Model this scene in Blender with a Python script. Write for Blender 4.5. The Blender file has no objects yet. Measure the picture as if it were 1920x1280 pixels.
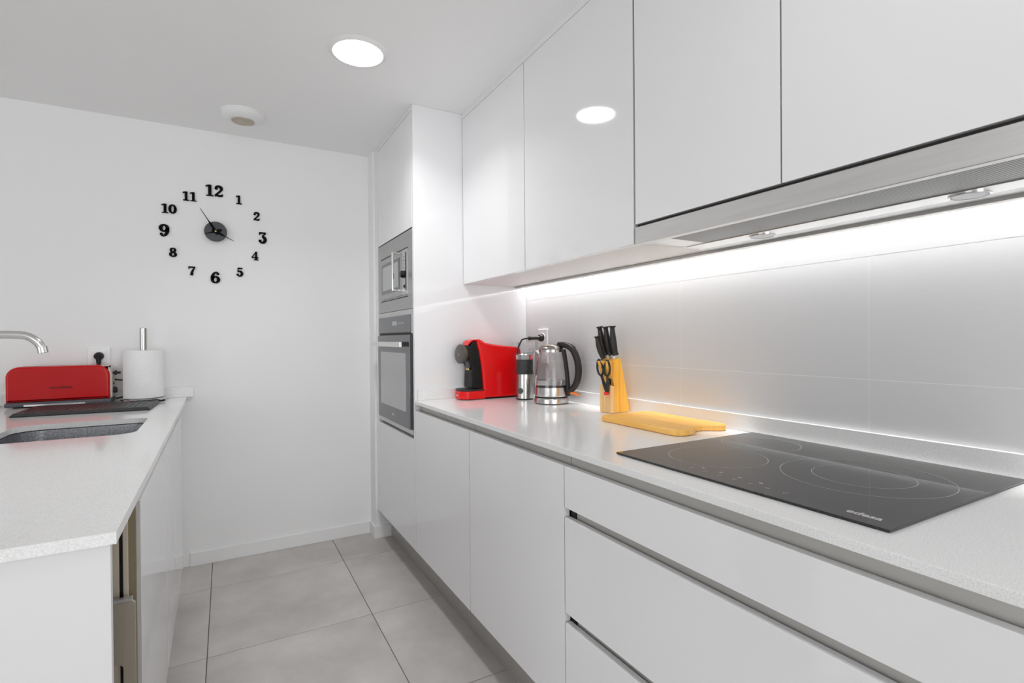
import bpy, bmesh, math, random
from mathutils import Vector, Matrix
random.seed(7)
C = bpy.context.scene
COL = C.collection
PI = math.pi
R = math.radians

# ------------------------------------------------------------------ camera
def look_matrix(yaw, pitch, roll, loc):
    y, p, r = R(yaw), R(pitch), R(roll)
    F = Vector((math.sin(y)*math.cos(p), math.cos(y)*math.cos(p), math.sin(p)))
    Rt = Vector((math.cos(y), -math.sin(y), 0)); U = Rt.cross(F)
    R2 = math.cos(r)*Rt + math.sin(r)*U; U2 = -math.sin(r)*Rt + math.cos(r)*U
    m = Matrix((R2, U2, -F)).transposed().to_4x4(); m.translation = Vector(loc); return m
cam_d = bpy.data.cameras.new('camera'); cam = bpy.data.objects.new('camera', cam_d); COL.objects.link(cam)
cam_d.sensor_width = 36.0; cam_d.lens = 961.4/1920*36; cam_d.clip_start = 0.02
cam.matrix_world = look_matrix(29.1747, -0.3323, -0.451, (0, 0, 1.1544))
C.camera = cam
# ------------------------------------------------------------------ world, lights, exposure
C.view_settings.view_transform = 'Standard'; C.view_settings.look = 'None'
C.view_settings.gamma = 1.0; C.view_settings.use_curve_mapping = False
C.view_settings.exposure = 0.10
C.cycles.max_bounces = 12; C.cycles.diffuse_bounces = 8; C.cycles.glossy_bounces = 6
C.cycles.transmission_bounces = 10; C.cycles.transparent_max_bounces = 10
C.cycles.sample_clamp_indirect = 6.0; C.cycles.use_denoising = True
C.cycles.caustics_reflective = False
w = bpy.data.worlds.new('sky'); C.world = w; w.use_nodes = True
w.node_tree.nodes['Background'].inputs[0].default_value = (0.92, 0.96, 1.0, 1)
w.node_tree.nodes['Background'].inputs[1].default_value = 0.6
FILL_REAR, FILL_SIDE = 50, 41  # powers of the two added fill lights
def area(name, loc, rot, sx, sy, power, col=(1, 1, 1)):
    d = bpy.data.lights.new(name, 'AREA'); d.shape = 'RECTANGLE'; d.size = sx; d.size_y = sy
    d.energy = power; d.color = col
    o = bpy.data.objects.new(name, d); COL.objects.link(o); o.location = loc; o.rotation_euler = rot; return o
area('fill_rear', (0.0, -3.42, 1.15), (R(90), 0, 0), 2.4, 2.0, FILL_REAR, (0.97, 0.985, 1.0))  # added fill light, set in an invented window behind the camera
area('fill_side', (-4.12, -0.9, 1.15), (R(90), 0, R(-90)), 3.0, 2.0, FILL_SIDE, (0.97, 0.985, 1.0))  # added fill light from the left, its window is invented too
EMIT_DOWN = 17.0
LAMP_POWER, LAMP_SPREAD = 4.0, 132
LAMP2 = 0.1
EMIT_LED = 17.0
LED_POWER = 1.2

# ------------------------------------------------------------------ materials
def node_mat(name):
    m = bpy.data.materials.new(name); m.use_nodes = True
    return m, m.node_tree.nodes, m.node_tree.links, m.node_tree.nodes['Principled BSDF']
def mat(name, col, rough=0.5, metal=0.0, spec=0.5, noise=None, bump=None, rnoise=None, coat=0.0, stretch=(1, 1, 1)):
    m, N, L, b = node_mat(name)
    b.inputs['Base Color'].default_value = (*col, 1); b.inputs['Roughness'].default_value = rough
    b.inputs['Metallic'].default_value = metal; b.inputs['Specular IOR Level'].default_value = spec
    b.inputs['Coat Weight'].default_value = coat; b.inputs['Coat Roughness'].default_value = 0.03
    tc = N.new('ShaderNodeTexCoord'); mp = N.new('ShaderNodeMapping'); mp.inputs['Scale'].default_value = stretch
    L.new(tc.outputs['Object'], mp.inputs[0])
    if noise:                                   # (scale, amount)
        n = N.new('ShaderNodeTexNoise'); n.inputs['Scale'].default_value = noise[0]; n.inputs['Detail'].default_value = 6
        L.new(mp.outputs[0], n.inputs['Vector'])
        r = N.new('ShaderNodeValToRGB'); a = noise[1]
        r.color_ramp.elements[0].position = 0.3; r.color_ramp.elements[1].position = 0.7
        r.color_ramp.elements[0].color = (*[max(0, c*(1-a)) for c in col], 1)
        r.color_ramp.elements[1].color = (*[min(1, c*(1+a)) for c in col], 1)
        L.new(n.outputs[0], r.inputs[0]); L.new(r.outputs[0], b.inputs['Base Color'])
    if bump:                                    # (scale, strength)
        n = N.new('ShaderNodeTexNoise'); n.inputs['Scale'].default_value = bump[0]; n.inputs['Detail'].default_value = 3
        L.new(mp.outputs[0], n.inputs['Vector'])
        bp = N.new('ShaderNodeBump'); bp.inputs['Strength'].default_value = bump[1]; bp.inputs['Distance'].default_value = 0.002
        L.new(n.outputs[0], bp.inputs['Height']); L.new(bp.outputs[0], b.inputs['Normal'])
    if rnoise:                                  # (scale, lo, hi)
        n = N.new('ShaderNodeTexNoise'); n.inputs['Scale'].default_value = rnoise[0]; n.inputs['Detail'].default_value = 4
        L.new(mp.outputs[0], n.inputs['Vector'])
        r = N.new('ShaderNodeMapRange'); r.inputs['To Min'].default_value = rnoise[1]; r.inputs['To Max'].default_value = rnoise[2]
        L.new(n.outputs[0], r.inputs[0]); L.new(r.outputs[0], b.inputs['Roughness'])
    return m
def emit(name, col, s):
    m, N, L, b = node_mat(name)
    b.inputs['Base Color'].default_value = (0.9, 0.9, 0.9, 1)
    b.inputs['Emission Color'].default_value = (*col, 1); b.inputs['Emission Strength'].default_value = s; return m
def glass(name, col=(1, 1, 1), rough=0.0, ior=1.45):
    m, N, L, b = node_mat(name)
    b.inputs['Base Color'].default_value = (*col, 1); b.inputs['Roughness'].default_value = rough
    b.inputs['Transmission Weight'].default_value = 1.0; b.inputs['IOR'].default_value = ior; return m

M = {}
M['wall'] = mat('wall_paint', (0.84, 0.84, 0.84), 0.85, bump=(220, 0.06), noise=(1.5, 0.01))
M['ceiling'] = mat('ceiling_paint', (0.90, 0.90, 0.90), 0.9, noise=(1.2, 0.01))
M['lacquer'] = mat('white_gloss_lacquer', (0.80, 0.80, 0.81), 0.06, noise=(2, 0.006), bump=(14, 0.0012))
M['lacquer_edge'] = mat('white_melamine', (0.80, 0.80, 0.79), 0.35, noise=(3, 0.01))
M['end_white'] = mat('satin_white_panel', (0.70, 0.70, 0.71), 0.3, noise=(3, 0.01))
M['carcass'] = mat('grey_melamine', (0.12, 0.12, 0.12), 0.5, noise=(3, 0.02))
M['trim'] = mat('white_trim_paint', (0.82, 0.82, 0.82), 0.45, noise=(3, 0.01))
M['grout_floor'] = mat('floor_grout', (0.15, 0.14, 0.135), 0.9, noise=(60, 0.1))
M['grout_wall'] = mat('wall_grout', (0.82, 0.82, 0.82), 0.9, noise=(60, 0.03))
M['wall_tile'] = mat('satin_wall_tile', (0.655, 0.655, 0.66), 0.36, spec=0.4, noise=(40, 0.012), stretch=(1, 1, 14), bump=(70, 0.03))
M['aluminium'] = mat('anodised_aluminium', (0.50, 0.49, 0.465), 0.42, 0.25, noise=(30, 0.03), stretch=(1, 0.05, 1))
M['plinth'] = mat('plinth_aluminium', (0.46, 0.445, 0.43), 0.42, 0.45, noise=(20, 0.03), stretch=(1, 0.05, 1))
M['steel'] = mat('brushed_steel', (0.78, 0.775, 0.76), 0.32, 1.0, noise=(90, 0.05), stretch=(1, 0.06, 1))
M['steel_v'] = mat('brushed_steel_round', (0.56, 0.555, 0.54), 0.22, 1.0, noise=(60, 0.05), stretch=(0.1, 0.1, 3))
M['steel_dark'] = mat('dark_steel', (0.43, 0.43, 0.425), 0.36, 0.85, noise=(80, 0.04), stretch=(1, 0.06, 1))
M['lid_steel'] = mat('dark_brushed_lid', (0.30, 0.28, 0.26), 0.28, 1.0, noise=(60, 0.05))
M['chrome'] = mat('satin_chrome', (0.66, 0.66, 0.65), 0.14, 1.0, noise=(30, 0.02))
M['sink'] = mat('sink_steel', (0.50, 0.51, 0.53), 0.33, 1.0, noise=(160, 0.35))
M['black'] = mat('black_plastic', (0.006, 0.006, 0.006), 0.38, spec=0.25, noise=(40, 0.1))
M['black_soft'] = mat('soft_black_plastic', (0.022, 0.020, 0.018), 0.42, spec=0.35, noise=(40, 0.1))
M['seam_shade'] = mat('grey_seam_shade', (0.075, 0.075, 0.078), 0.6, noise=(30, 0.05))  # dark grey that paints the shade between neighbouring fronts
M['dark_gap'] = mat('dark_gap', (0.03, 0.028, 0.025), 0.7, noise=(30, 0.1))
M['rubber_grey'] = mat('ribbed_grey_rubber', (0.040, 0.040, 0.041), 0.45, spec=0.35, noise=(60, 0.1))
M['grey_plastic'] = mat('slate_grey_plastic', (0.075, 0.077, 0.088), 0.4, noise=(40, 0.06))
M['oven_glass'] = mat('oven_black_glass', (0.075, 0.079, 0.088), 0.06, spec=0.9, noise=(4, 0.02))
M['oven_window'] = mat('oven_window_glass', (0.40, 0.405, 0.41), 0.05, spec=1.0, noise=(4, 0.03))
M['oven_steel'] = mat('oven_steel', (0.55, 0.55, 0.545), 0.32, 0.85, noise=(60, 0.03), stretch=(1, 0.06, 1))
M['hob_glass'] = mat('hob_black_glass', (0.020, 0.019, 0.018), 0.045, spec=0.58, noise=(300, 0.25))
M['hob_print'] = mat('hob_grey_print', (0.48, 0.47, 0.46), 0.4, noise=(100, 0.05))
M['print_white'] = mat('white_print', (0.75, 0.75, 0.75), 0.5, noise=(100, 0.03))
M['display'] = mat('pale_display', (0.45, 0.47, 0.49), 0.3, noise=(100, 0.03))
M['red_metal'] = mat('red_enamel', (0.50, 0.004, 0.006), 0.14, spec=0.35, noise=(5, 0.05), bump=(9, 0.25))
M['red_plastic'] = mat('red_gloss_plastic', (0.74, 0.006, 0.008), 0.16, spec=0.3, noise=(5, 0.04))
M['red_bright'] = mat('red_pivot', (0.8, 0.02, 0.02), 0.3, noise=(30, 0.05))
M['cream'] = mat('cream_plastic', (0.68, 0.65, 0.58), 0.35, noise=(10, 0.03))
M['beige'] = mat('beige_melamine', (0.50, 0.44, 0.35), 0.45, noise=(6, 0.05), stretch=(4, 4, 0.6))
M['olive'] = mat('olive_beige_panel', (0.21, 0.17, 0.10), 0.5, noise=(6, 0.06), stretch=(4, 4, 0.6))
M['taupe'] = mat('taupe_metal', (0.36, 0.315, 0.255), 0.35, 0.35, noise=(20, 0.04), stretch=(1, 1, 0.1))
M['paper'] = mat('white_paper', (0.86, 0.86, 0.86), 0.95, bump=(85, 0.55), stretch=(1, 1, 3), noise=(60, 0.02))
M['socket'] = mat('white_socket_plastic', (0.86, 0.86, 0.86), 0.22, noise=(20, 0.01))
M['clock_black'] = mat('clock_black', (0.003, 0.003, 0.003), 0.6, spec=0.1, noise=(40, 0.1))
M['clock_disc'] = mat('clock_charcoal_disc', (0.035, 0.037, 0.045), 0.35, noise=(10, 0.1))
M['brass'] = mat('brass', (0.70, 0.52, 0.22), 0.3, 1.0, noise=(20, 0.03))
M['gold'] = mat('rose_gold', (0.55, 0.38, 0.24), 0.35, 0.9, noise=(20, 0.03))
M['orange'] = mat('orange_switch', (0.95, 0.20, 0.01), 0.3, noise=(20, 0.04))
M['vent_cream'] = mat('yellowed_grille', (0.62, 0.56, 0.46), 0.5, noise=(20, 0.1))
M['vent_brown'] = mat('dusty_brown_filter', (0.20, 0.14, 0.08), 0.8, noise=(60, 0.3))
M['glass'] = glass('clear_glass', (1, 1, 1), ior=1.3)
M['clear_plastic'] = glass('clear_plastic', (0.97, 0.98, 0.98), 0.03, 1.2)
M['water'] = glass('water', (1, 1, 1), 0.0, 1.33)
M['downlight'] = emit('downlight_diffuser', (1, 1, 1), EMIT_DOWN)
M['led'] = emit('led_diffuser', (1, 1, 1), EMIT_LED)

def quartz():
    m, N, L, b = node_mat('white_quartz')
    b.inputs['Roughness'].default_value = 0.10; b.inputs['Specular IOR Level'].default_value = 0.4
    tc = N.new('ShaderNodeTexCoord')
    n = N.new('ShaderNodeTexNoise'); n.inputs['Scale'].default_value = 420; n.inputs['Detail'].default_value = 2
    v = N.new('ShaderNodeTexVoronoi'); v.inputs['Scale'].default_value = 190
    L.new(tc.outputs['Object'], n.inputs['Vector']); L.new(tc.outputs['Object'], v.inputs['Vector'])
    r = N.new('ShaderNodeValToRGB')
    r.color_ramp.elements[0].position = 0.36; r.color_ramp.elements[0].color = (0.72, 0.72, 0.715, 1)
    r.color_ramp.elements[1].position = 0.56; r.color_ramp.elements[1].color = (0.82, 0.82, 0.82, 1)
    L.new(n.outputs[0], r.inputs[0])
    r2 = N.new('ShaderNodeValToRGB')
    r2.color_ramp.elements[0].position = 0.05; r2.color_ramp.elements[0].color = (0.78, 0.78, 0.77, 1)
    r2.color_ramp.elements[1].position = 0.16; r2.color_ramp.elements[1].color = (1, 1, 1, 1)
    L.new(v.outputs['Distance'], r2.inputs[0])
    mx = N.new('ShaderNodeMix'); mx.data_type = 'RGBA'; mx.blend_type = 'MULTIPLY'; mx.inputs[0].default_value = 1
    L.new(r.outputs[0], mx.inputs[6]); L.new(r2.outputs[0], mx.inputs[7]); L.new(mx.outputs[2], b.inputs['Base Color'])
    return m
M['quartz'] = quartz()
def floor_tile():
    m, N, L, b = node_mat('grey_porcelain_floor_tile')
    tc = N.new('ShaderNodeTexCoord'); oi = N.new('ShaderNodeObjectInfo')
    mu = N.new('ShaderNodeVectorMath'); mu.operation = 'ADD'
    sc = N.new('ShaderNodeMath'); sc.operation = 'MULTIPLY'; sc.inputs[1].default_value = 37
    L.new(oi.outputs['Random'], sc.inputs[0]); L.new(tc.outputs['Object'], mu.inputs[0]); L.new(sc.outputs[0], mu.inputs[1])
    n = N.new('ShaderNodeTexNoise'); n.inputs['Scale'].default_value = 3.2; n.inputs['Detail'].default_value = 9; n.inputs['Roughness'].default_value = 0.62
    L.new(mu.outputs[0], n.inputs['Vector'])
    r = N.new('ShaderNodeValToRGB')
    r.color_ramp.elements[0].position = 0.30; r.color_ramp.elements[0].color = (0.44, 0.413, 0.395, 1)
    r.color_ramp.elements[1].position = 0.68; r.color_ramp.elements[1].color = (0.60, 0.58, 0.56, 1)
    L.new(n.outputs[0], r.inputs[0]); L.new(r.outputs[0], b.inputs['Base Color'])
    b.inputs['Roughness'].default_value = 0.42; b.inputs['Specular IOR Level'].default_value = 0.4
    bp = N.new('ShaderNodeBump'); bp.inputs['Strength'].default_value = 0.05; L.new(n.outputs[0], bp.inputs['Height']); L.new(bp.outputs[0], b.inputs['Normal'])
    return m
M['floor_tile'] = floor_tile()
def bamboo(name, axis, a, c, band, freq):
    m, N, L, b = node_mat(name)
    tc = N.new('ShaderNodeTexCoord'); mp = N.new('ShaderNodeMapping'); mp.inputs['Scale'].default_value = axis
    L.new(tc.outputs['Object'], mp.inputs[0])
    n = N.new('ShaderNodeTexNoise'); n.inputs['Scale'].default_value = freq; n.inputs['Detail'].default_value = 5
    L.new(mp.outputs[0], n.inputs['Vector'])
    r = N.new('ShaderNodeValToRGB')
    r.color_ramp.elements[0].position = 0.30; r.color_ramp.elements[0].color = (*a, 1)
    r.color_ramp.elements[1].position = 0.62; r.color_ramp.elements[1].color = (*c, 1)
    e = r.color_ramp.elements.new(0.44); e.color = (*band, 1)
    L.new(n.outputs[0], r.inputs[0]); L.new(r.outputs[0], b.inputs['Base Color'])
    b.inputs['Roughness'].default_value = 0.42
    return m
M['bamboo_block'] = bamboo('bamboo_block', (34, 20, 1.2), (0.62, 0.27, 0.03), (0.93, 0.52, 0.08), (0.86, 0.43, 0.05), 2.2)
M['bamboo_light'] = bamboo('bamboo_light', (10, 50, 1.2), (0.70, 0.40, 0.14), (0.84, 0.56, 0.26), (0.78, 0.48, 0.20), 2.2)
M['bamboo_board'] = bamboo('bamboo_board', (40, 2.2, 10), (0.72, 0.36, 0.07), (0.90, 0.52, 0.13), (0.83, 0.44, 0.09), 2.0)
def perforated():
    m, N, L, b = node_mat('perforated_steel_filter')
    b.inputs['Metallic'].default_value = 0.8; b.inputs['Roughness'].default_value = 0.38
    tc = N.new('ShaderNodeTexCoord'); sx = N.new('ShaderNodeSeparateXYZ'); L.new(tc.outputs['Object'], sx.inputs[0])
    out = []
    for ax in (0, 1):
        a = N.new('ShaderNodeMath'); a.operation = 'MULTIPLY'; a.inputs[1].default_value = 2*PI/0.009; L.new(sx.outputs[ax], a.inputs[0])
        s = N.new('ShaderNodeMath'); s.operation = 'SINE'; L.new(a.outputs[0], s.inputs[0]); out.append(s)
    p = N.new('ShaderNodeMath'); p.operation = 'MULTIPLY'; L.new(out[0].outputs[0], p.inputs[0]); L.new(out[1].outputs[0], p.inputs[1])
    r = N.new('ShaderNodeValToRGB')
    r.color_ramp.elements[0].position = 0.0; r.color_ramp.elements[0].color = (0.55, 0.545, 0.53, 1)
    r.color_ramp.elements[1].position = 0.35; r.color_ramp.elements[1].color = (0.08, 0.078, 0.072, 1)
    ab = N.new('ShaderNodeMath'); ab.operation = 'ABSOLUTE'; L.new(p.outputs[0], ab.inputs[0])
    L.new(ab.outputs[0], r.inputs[0]); L.new(r.outputs[0], b.inputs['Base Color'])
    return m
M['perforated'] = perforated()

# ------------------------------------------------------------------ geometry helpers
XF = [Matrix.Identity(4)]                 # frame the next things are laid out in
WORLD = {}
def B(): return bmesh.new()
def box(bm, x0, x1, y0, y1, z0, z1, bevel=0.0, seg=2):
    x0, x1 = min(x0, x1), max(x0, x1); y0, y1 = min(y0, y1), max(y0, y1); z0, z1 = min(z0, z1), max(z0, z1)
    v = [bm.verts.new(p) for p in ((x0,y0,z0),(x1,y0,z0),(x1,y1,z0),(x0,y1,z0),(x0,y0,z1),(x1,y0,z1),(x1,y1,z1),(x0,y1,z1))]
    f = [bm.faces.new([v[i] for i in q]) for q in ((3,2,1,0),(4,5,6,7),(0,1,5,4),(1,2,6,5),(2,3,7,6),(3,0,4,7))]
    if bevel:
        e = list({e for q in f for e in q.edges})
        bmesh.ops.bevel(bm, geom=e, offset=bevel, segments=seg, profile=0.5, affect='EDGES')
    return bm
def prism(bm, pts, axis, a0, a1, bevel=0.0, seg=2):
    """pts: 2-D outline; axis 'x' -> (y,z), 'y' -> (x,z), 'z' -> (x,y); extruded a0..a1"""
    def P(p, a): return {'x': (a, p[0], p[1]), 'y': (p[0], a, p[1]), 'z': (p[0], p[1], a)}[axis]
    lo = [bm.verts.new(P(p, a0)) for p in pts]; hi = [bm.verts.new(P(p, a1)) for p in pts]
    n = len(pts); fs = [bm.faces.new(lo[::-1]), bm.faces.new(hi)]
    for i in range(n): fs.append(bm.faces.new((lo[i], lo[(i+1) % n], hi[(i+1) % n], hi[i])))
    bmesh.ops.recalc_face_normals(bm, faces=fs)
    if bevel:
        e = list({e for f in fs[:2] for e in f.edges})
        bmesh.ops.bevel(bm, geom=e, offset=bevel, segments=seg, profile=0.5, affect='EDGES')
    return bm
def lathe(bm, prof, c=(0, 0, 0), seg=48, m=None, close=False):
    """prof: (r, z) list; revolved about z at c; m: optional matrix applied before c"""
    rings = []
    for r, z in prof:
        if r < 1e-6: rings.append([bm.verts.new((0, 0, z))])
        else: rings.append([bm.verts.new((r*math.cos(2*PI*k/seg), r*math.sin(2*PI*k/seg), z)) for k in range(seg)])
    fs = []
    pairs = list(zip(rings, rings[1:]))
    if close: pairs.append((rings[-1], rings[0]))
    for a, b in pairs:
        for k in range(seg):
            j = (k+1) % seg
            if len(a) == 1 and len(b) == 1: break
            if len(a) == 1: fs.append(bm.faces.new((a[0], b[j], b[k])))
            elif len(b) == 1: fs.append(bm.faces.new((a[k], a[j], b[0])))
            else: fs.append(bm.faces.new((a[k], a[j], b[j], b[k])))
    vs = [v for r in rings for v in r]
    t = Matrix.Translation(c) @ (m or Matrix.Identity(4))
    bmesh.ops.transform(bm, matrix=t, verts=vs)
    bmesh.ops.recalc_face_normals(bm, faces=fs)
    return bm
def axis_m(d):
    return Vector((0, 0, 1)).rotation_difference(Vector(d).normalized()).to_matrix().to_4x4()
def cyl(bm, a, b, r, r2=None, seg=24, bev=0.0):
    a, b = Vector(a), Vector(b); h = (b-a).length; r2 = r if r2 is None else r2
    pr = [(0, 0), (r-bev, 0), (r, bev), (r2, h-bev), (r2-bev, h), (0, h)] if bev else [(0, 0), (r, 0), (r2, h), (0, h)]
    return lathe(bm, pr, a, seg, axis_m(b-a))
def smooth_path(pts, n=8):
    P = [Vector(p) for p in pts]; out = []
    for i in range(len(P)-1):
        p0, p1, p2, p3 = P[max(i-1, 0)], P[i], P[i+1], P[min(i+2, len(P)-1)]
        for k in range(n):
            t = k/n
            out.append(0.5*((2*p1)+(p2-p0)*t+(2*p0-5*p1+4*p2-p3)*t*t+(3*p1-p0-3*p2+p3)*t**3))
    out.append(P[-1]); return out
def tube(bm, pts, r, seg=12, sx=1.0, up=None, closed=False):
    """sweep of an ellipse (r*sx by r); r may be a list"""
    P = [Vector(p) for p in pts]; n = len(P); rings = []
    u = Vector(up) if up else None
    for i in range(n):
        if closed: t = P[(i+1) % n]-P[i-1]
        else: t = P[min(i+1, n-1)]-P[max(i-1, 0)]
        t.normalize()
        if u is None:
            u = Vector((0, 0, 1)) if abs(t.z) < 0.9 else Vector((1, 0, 0))
        s = t.cross(u)
        if s.length < 1e-5: s = t.cross(Vector((0.3, 1, 0.2)))
        s.normalize(); uu = s.cross(t).normalized()
        if not up: u = uu
        rr = r[i] if isinstance(r, (list, tuple)) else r
        rings.append([bm.verts.new(P[i]+s*rr*sx*math.cos(2*PI*k/seg)+uu*rr*math.sin(2*PI*k/seg)) for k in range(seg)])
    fs = []
    for i in range(n if closed else n-1):
        a, b = rings[i], rings[(i+1) % n]
        for k in range(seg): fs.append(bm.faces.new((a[k], a[(k+1) % seg], b[(k+1) % seg], b[k])))
    if not closed: fs.append(bm.faces.new(rings[0][::-1])); fs.append(bm.faces.new(rings[-1]))
    bmesh.ops.recalc_face_normals(bm, faces=fs); return bm
def disc(bm, c, r, seg=48, r0=0.0):
    vs = [bm.verts.new((c[0]+r*math.cos(2*PI*k/seg), c[1]+r*math.sin(2*PI*k/seg), c[2])) for k in range(seg)]
    if not r0: bm.faces.new(vs)
    else:
        wv = [bm.verts.new((c[0]+r0*math.cos(2*PI*k/seg), c[1]+r0*math.sin(2*PI*k/seg), c[2])) for k in range(seg)]
        for k in range(seg): bm.faces.new((vs[k], vs[(k+1) % seg], wv[(k+1) % seg], wv[k]))
    return bm
def rounded(x0, x1, y0, y1, r, n=6):
    rr = r if isinstance(r, (list, tuple)) else (r,)*4        # order: (x0,y0),(x1,y0),(x1,y1),(x0,y1)
    out = []
    for (cx, cy, a0, q) in ((x0+rr[0], y0+rr[0], 180, rr[0]), (x1-rr[1], y0+rr[1], 270, rr[1]), (x1-rr[2], y1-rr[2], 0, rr[2]), (x0+rr[3], y1-rr[3], 90, rr[3])):
        for k in range(n+1):
            a = R(a0+90*k/n); out.append((cx+q*math.cos(a), cy+q*math.sin(a)))
    return out

def obj(name, bm, m, parent=None, smooth=None, label=None, kind=None):
    """one mesh object from a bmesh laid out in the current frame"""
    bmesh.ops.remove_doubles(bm, verts=bm.verts, dist=1e-7)
    bm.transform(XF[0])
    if parent is not None: bm.transform(WORLD[parent.name].inverted())
    me = bpy.data.meshes.new(name); bm.to_mesh(me); bm.free()
    me.materials.append(m)
    if smooth:
        for p in me.polygons: p.use_smooth = True
        me.set_sharp_from_angle(angle=R(smooth))
    o = bpy.data.objects.new(name, me); COL.objects.link(o)
    if smooth:
        wn = o.modifiers.new('weighted_normal', 'WEIGHTED_NORMAL'); wn.keep_sharp = True; wn.weight = 50
    if parent is not None: o.parent = parent; WORLD[o.name] = WORLD[parent.name]
    else: WORLD[o.name] = Matrix.Identity(4)
    if label: o['label'] = label
    if kind: o['kind'] = kind
    return o
def thing(name, label, cat, loc, group=None):
    o = bpy.data.objects.new(name, None); COL.objects.link(o); o.empty_display_size = 0.05
    m = XF[0] @ Matrix.Translation(loc); o.matrix_world = m; WORLD[o.name] = m.copy()
    o['label'] = label; o['category'] = cat
    if group: o['group'] = group
    return o
def tag(o, label, cat, group=None):
    o['label'] = label; o['category'] = cat
    if group: o['group'] = group
    return o
def struct(name, bm, m, parent=None, smooth=None):
    o = obj(name, bm, m, parent, smooth)
    if parent is None: o['kind'] = 'structure'
    return o
def text(name, body, size, m, parent, mtx, extrude=0.0003, offset=0.0):
    cu = bpy.data.curves.new(name, 'FONT'); cu.body = body; cu.size = size; cu.align_x = 'CENTER'; cu.align_y = 'CENTER'
    cu.extrude = extrude; cu.offset = offset; cu.resolution_u = 3
    t = bpy.data.objects.new('tmp', cu); COL.objects.link(t)
    bpy.context.view_layer.update()
    me = bpy.data.meshes.new_from_object(t.evaluated_get(bpy.context.evaluated_depsgraph_get()))
    bpy.data.objects.remove(t)
    bm = B(); bm.from_mesh(me); bpy.data.meshes.remove(me); bm.transform(mtx)
    return obj(name, bm, m, parent)
def frame_m(origin, xdir, ydir):
    x = Vector(xdir).normalized(); y = Vector(ydir).normalized(); z = x.cross(y)
    m = Matrix((x, y, z)).transposed().to_4x4(); m.translation = Vector(origin); return m

# ------------------------------------------------------------------ key planes (metres)
XW, XUS, XU, XF_, XC, XP = 1.369, 1.3575, 1.0147, 0.7649, 0.7599, 0.8417
Y0, ZC, ZCEIL = 3.100, 0.870, 2.2455
XL, XR0, YR, YEND = -4.2, 1.475, -3.5, 0.19
# ------------------------------------------------------------------ the room
fl = struct('floor', box(B(), XL-.1, XR0, YR-.1, Y0+.1, -.08, -.0025), M['grout_floor'])
GX, GY, TS, G = -0.0706, 2.7686, 0.5985, 0.0015
for i in range(-8, 4):
    for j in range(-12, 2):
        x0, x1 = GX+i*TS+G, GX+(i+1)*TS-G; y0, y1 = GY+j*TS+G, GY+(j+1)*TS-G
        x0, x1 = max(x0, XL), min(x1, XW); y0, y1 = max(y0, YR), min(y1, Y0)
        if x1-x0 < .02 or y1-y0 < .02: continue
        obj('tile', box(B(), x0, x1, y0, y1, -.009, 0, 0.0008, 1), M['floor_tile'], fl)
struct('ceiling', box(B(), XL-.1, XR0, YR-.1, Y0+.1, ZCEIL, ZCEIL+.1), M['ceiling'])
struct('wall_back', box(B(), XL-.1, XR0, Y0, Y0+.1, 0, ZCEIL), M['wall'])
wr = struct('wall_right', box(B(), XW+.008, XR0, YR, Y0, 0, ZCEIL), M['wall'])
bk = B(); box(bk, XW+.0004, XW+.008, YEND, 2.301, .90, 1.44); obj('grout', bk, M['grout_wall'], wr)
ys = [2.301, 1.863, 1.2625, .667, YEND]; zs = [.905, 1.0475, 1.3475, 1.44]
for a, b in zip(ys, ys[1:]):
    for c, d in zip(zs, zs[1:]):
        obj('tile', box(B(), XW, XW+.007, b+.0008, a-.0008, c+.0008, d-.0008), M['wall_tile'], wr)
def wall_with_hole(name, axis, pos, t, a0, a1, h0, h1, b0, b1):
    bm = B()
    for (p, q, z0, z1) in ((a0, h0, 0, ZCEIL), (h1, a1, 0, ZCEIL), (h0, h1, 0, b0), (h0, h1, b1, ZCEIL)):
        if z1-z0 < 1e-4: continue
        if axis == 'y': box(bm, p, q, pos, pos+t, z0, z1)
        else: box(bm, pos, pos+t, p, q, z0, z1)
    return struct(name, bm, M['wall'])
wall_with_hole('wall_rear', 'y', YR-.1, .1, XL-.1, XR0, -1.2, 1.2, .12, 2.16)
wall_with_hole('wall_left', 'x', XL-.1, .1, YR, Y0, -2.4, 0.6, .12, 2.16)
def window(name, axis, pos, a0, a1, b0, b1):  # builds the added windows that hold the fill lights
    bm = B(); t = .05
    for (p, q, z0, z1) in ((a0, a0+t, b0, b1), (a1-t, a1, b0, b1), ((a0+a1)/2-t/2, (a0+a1)/2+t/2, b0+t, b1-t), (a0+t, a1-t, b0, b0+t), (a0+t, a1-t, b1-t, b1)):
        if axis == 'y': box(bm, p, q, pos-.03, pos+.03, z0, z1)
        else: box(bm, pos-.03, pos+.03, p, q, z0, z1)
    o = struct(name, bm, M['trim'])
    for k in (0, 1):
        p, q = (a0+t, (a0+a1)/2-t/2) if k == 0 else ((a0+a1)/2+t/2, a1-t)
        g = B()
        if axis == 'y': box(g, p, q, pos-.003, pos+.003, b0+t, b1-t)
        else: box(g, pos-.003, pos+.003, p, q, b0+t, b1-t)
        obj('added_window_pane', g, M['glass'], o)
window('added_window_1', 'y', YR-.05, -1.2, 1.2, .12, 2.16)  # invented window, added out of view to hold the rear fill light
window('added_window_2', 'x', XL-.05, -2.4, 0.6, .12, 2.16)  # likewise invented, surrounds the side fill light
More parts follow.
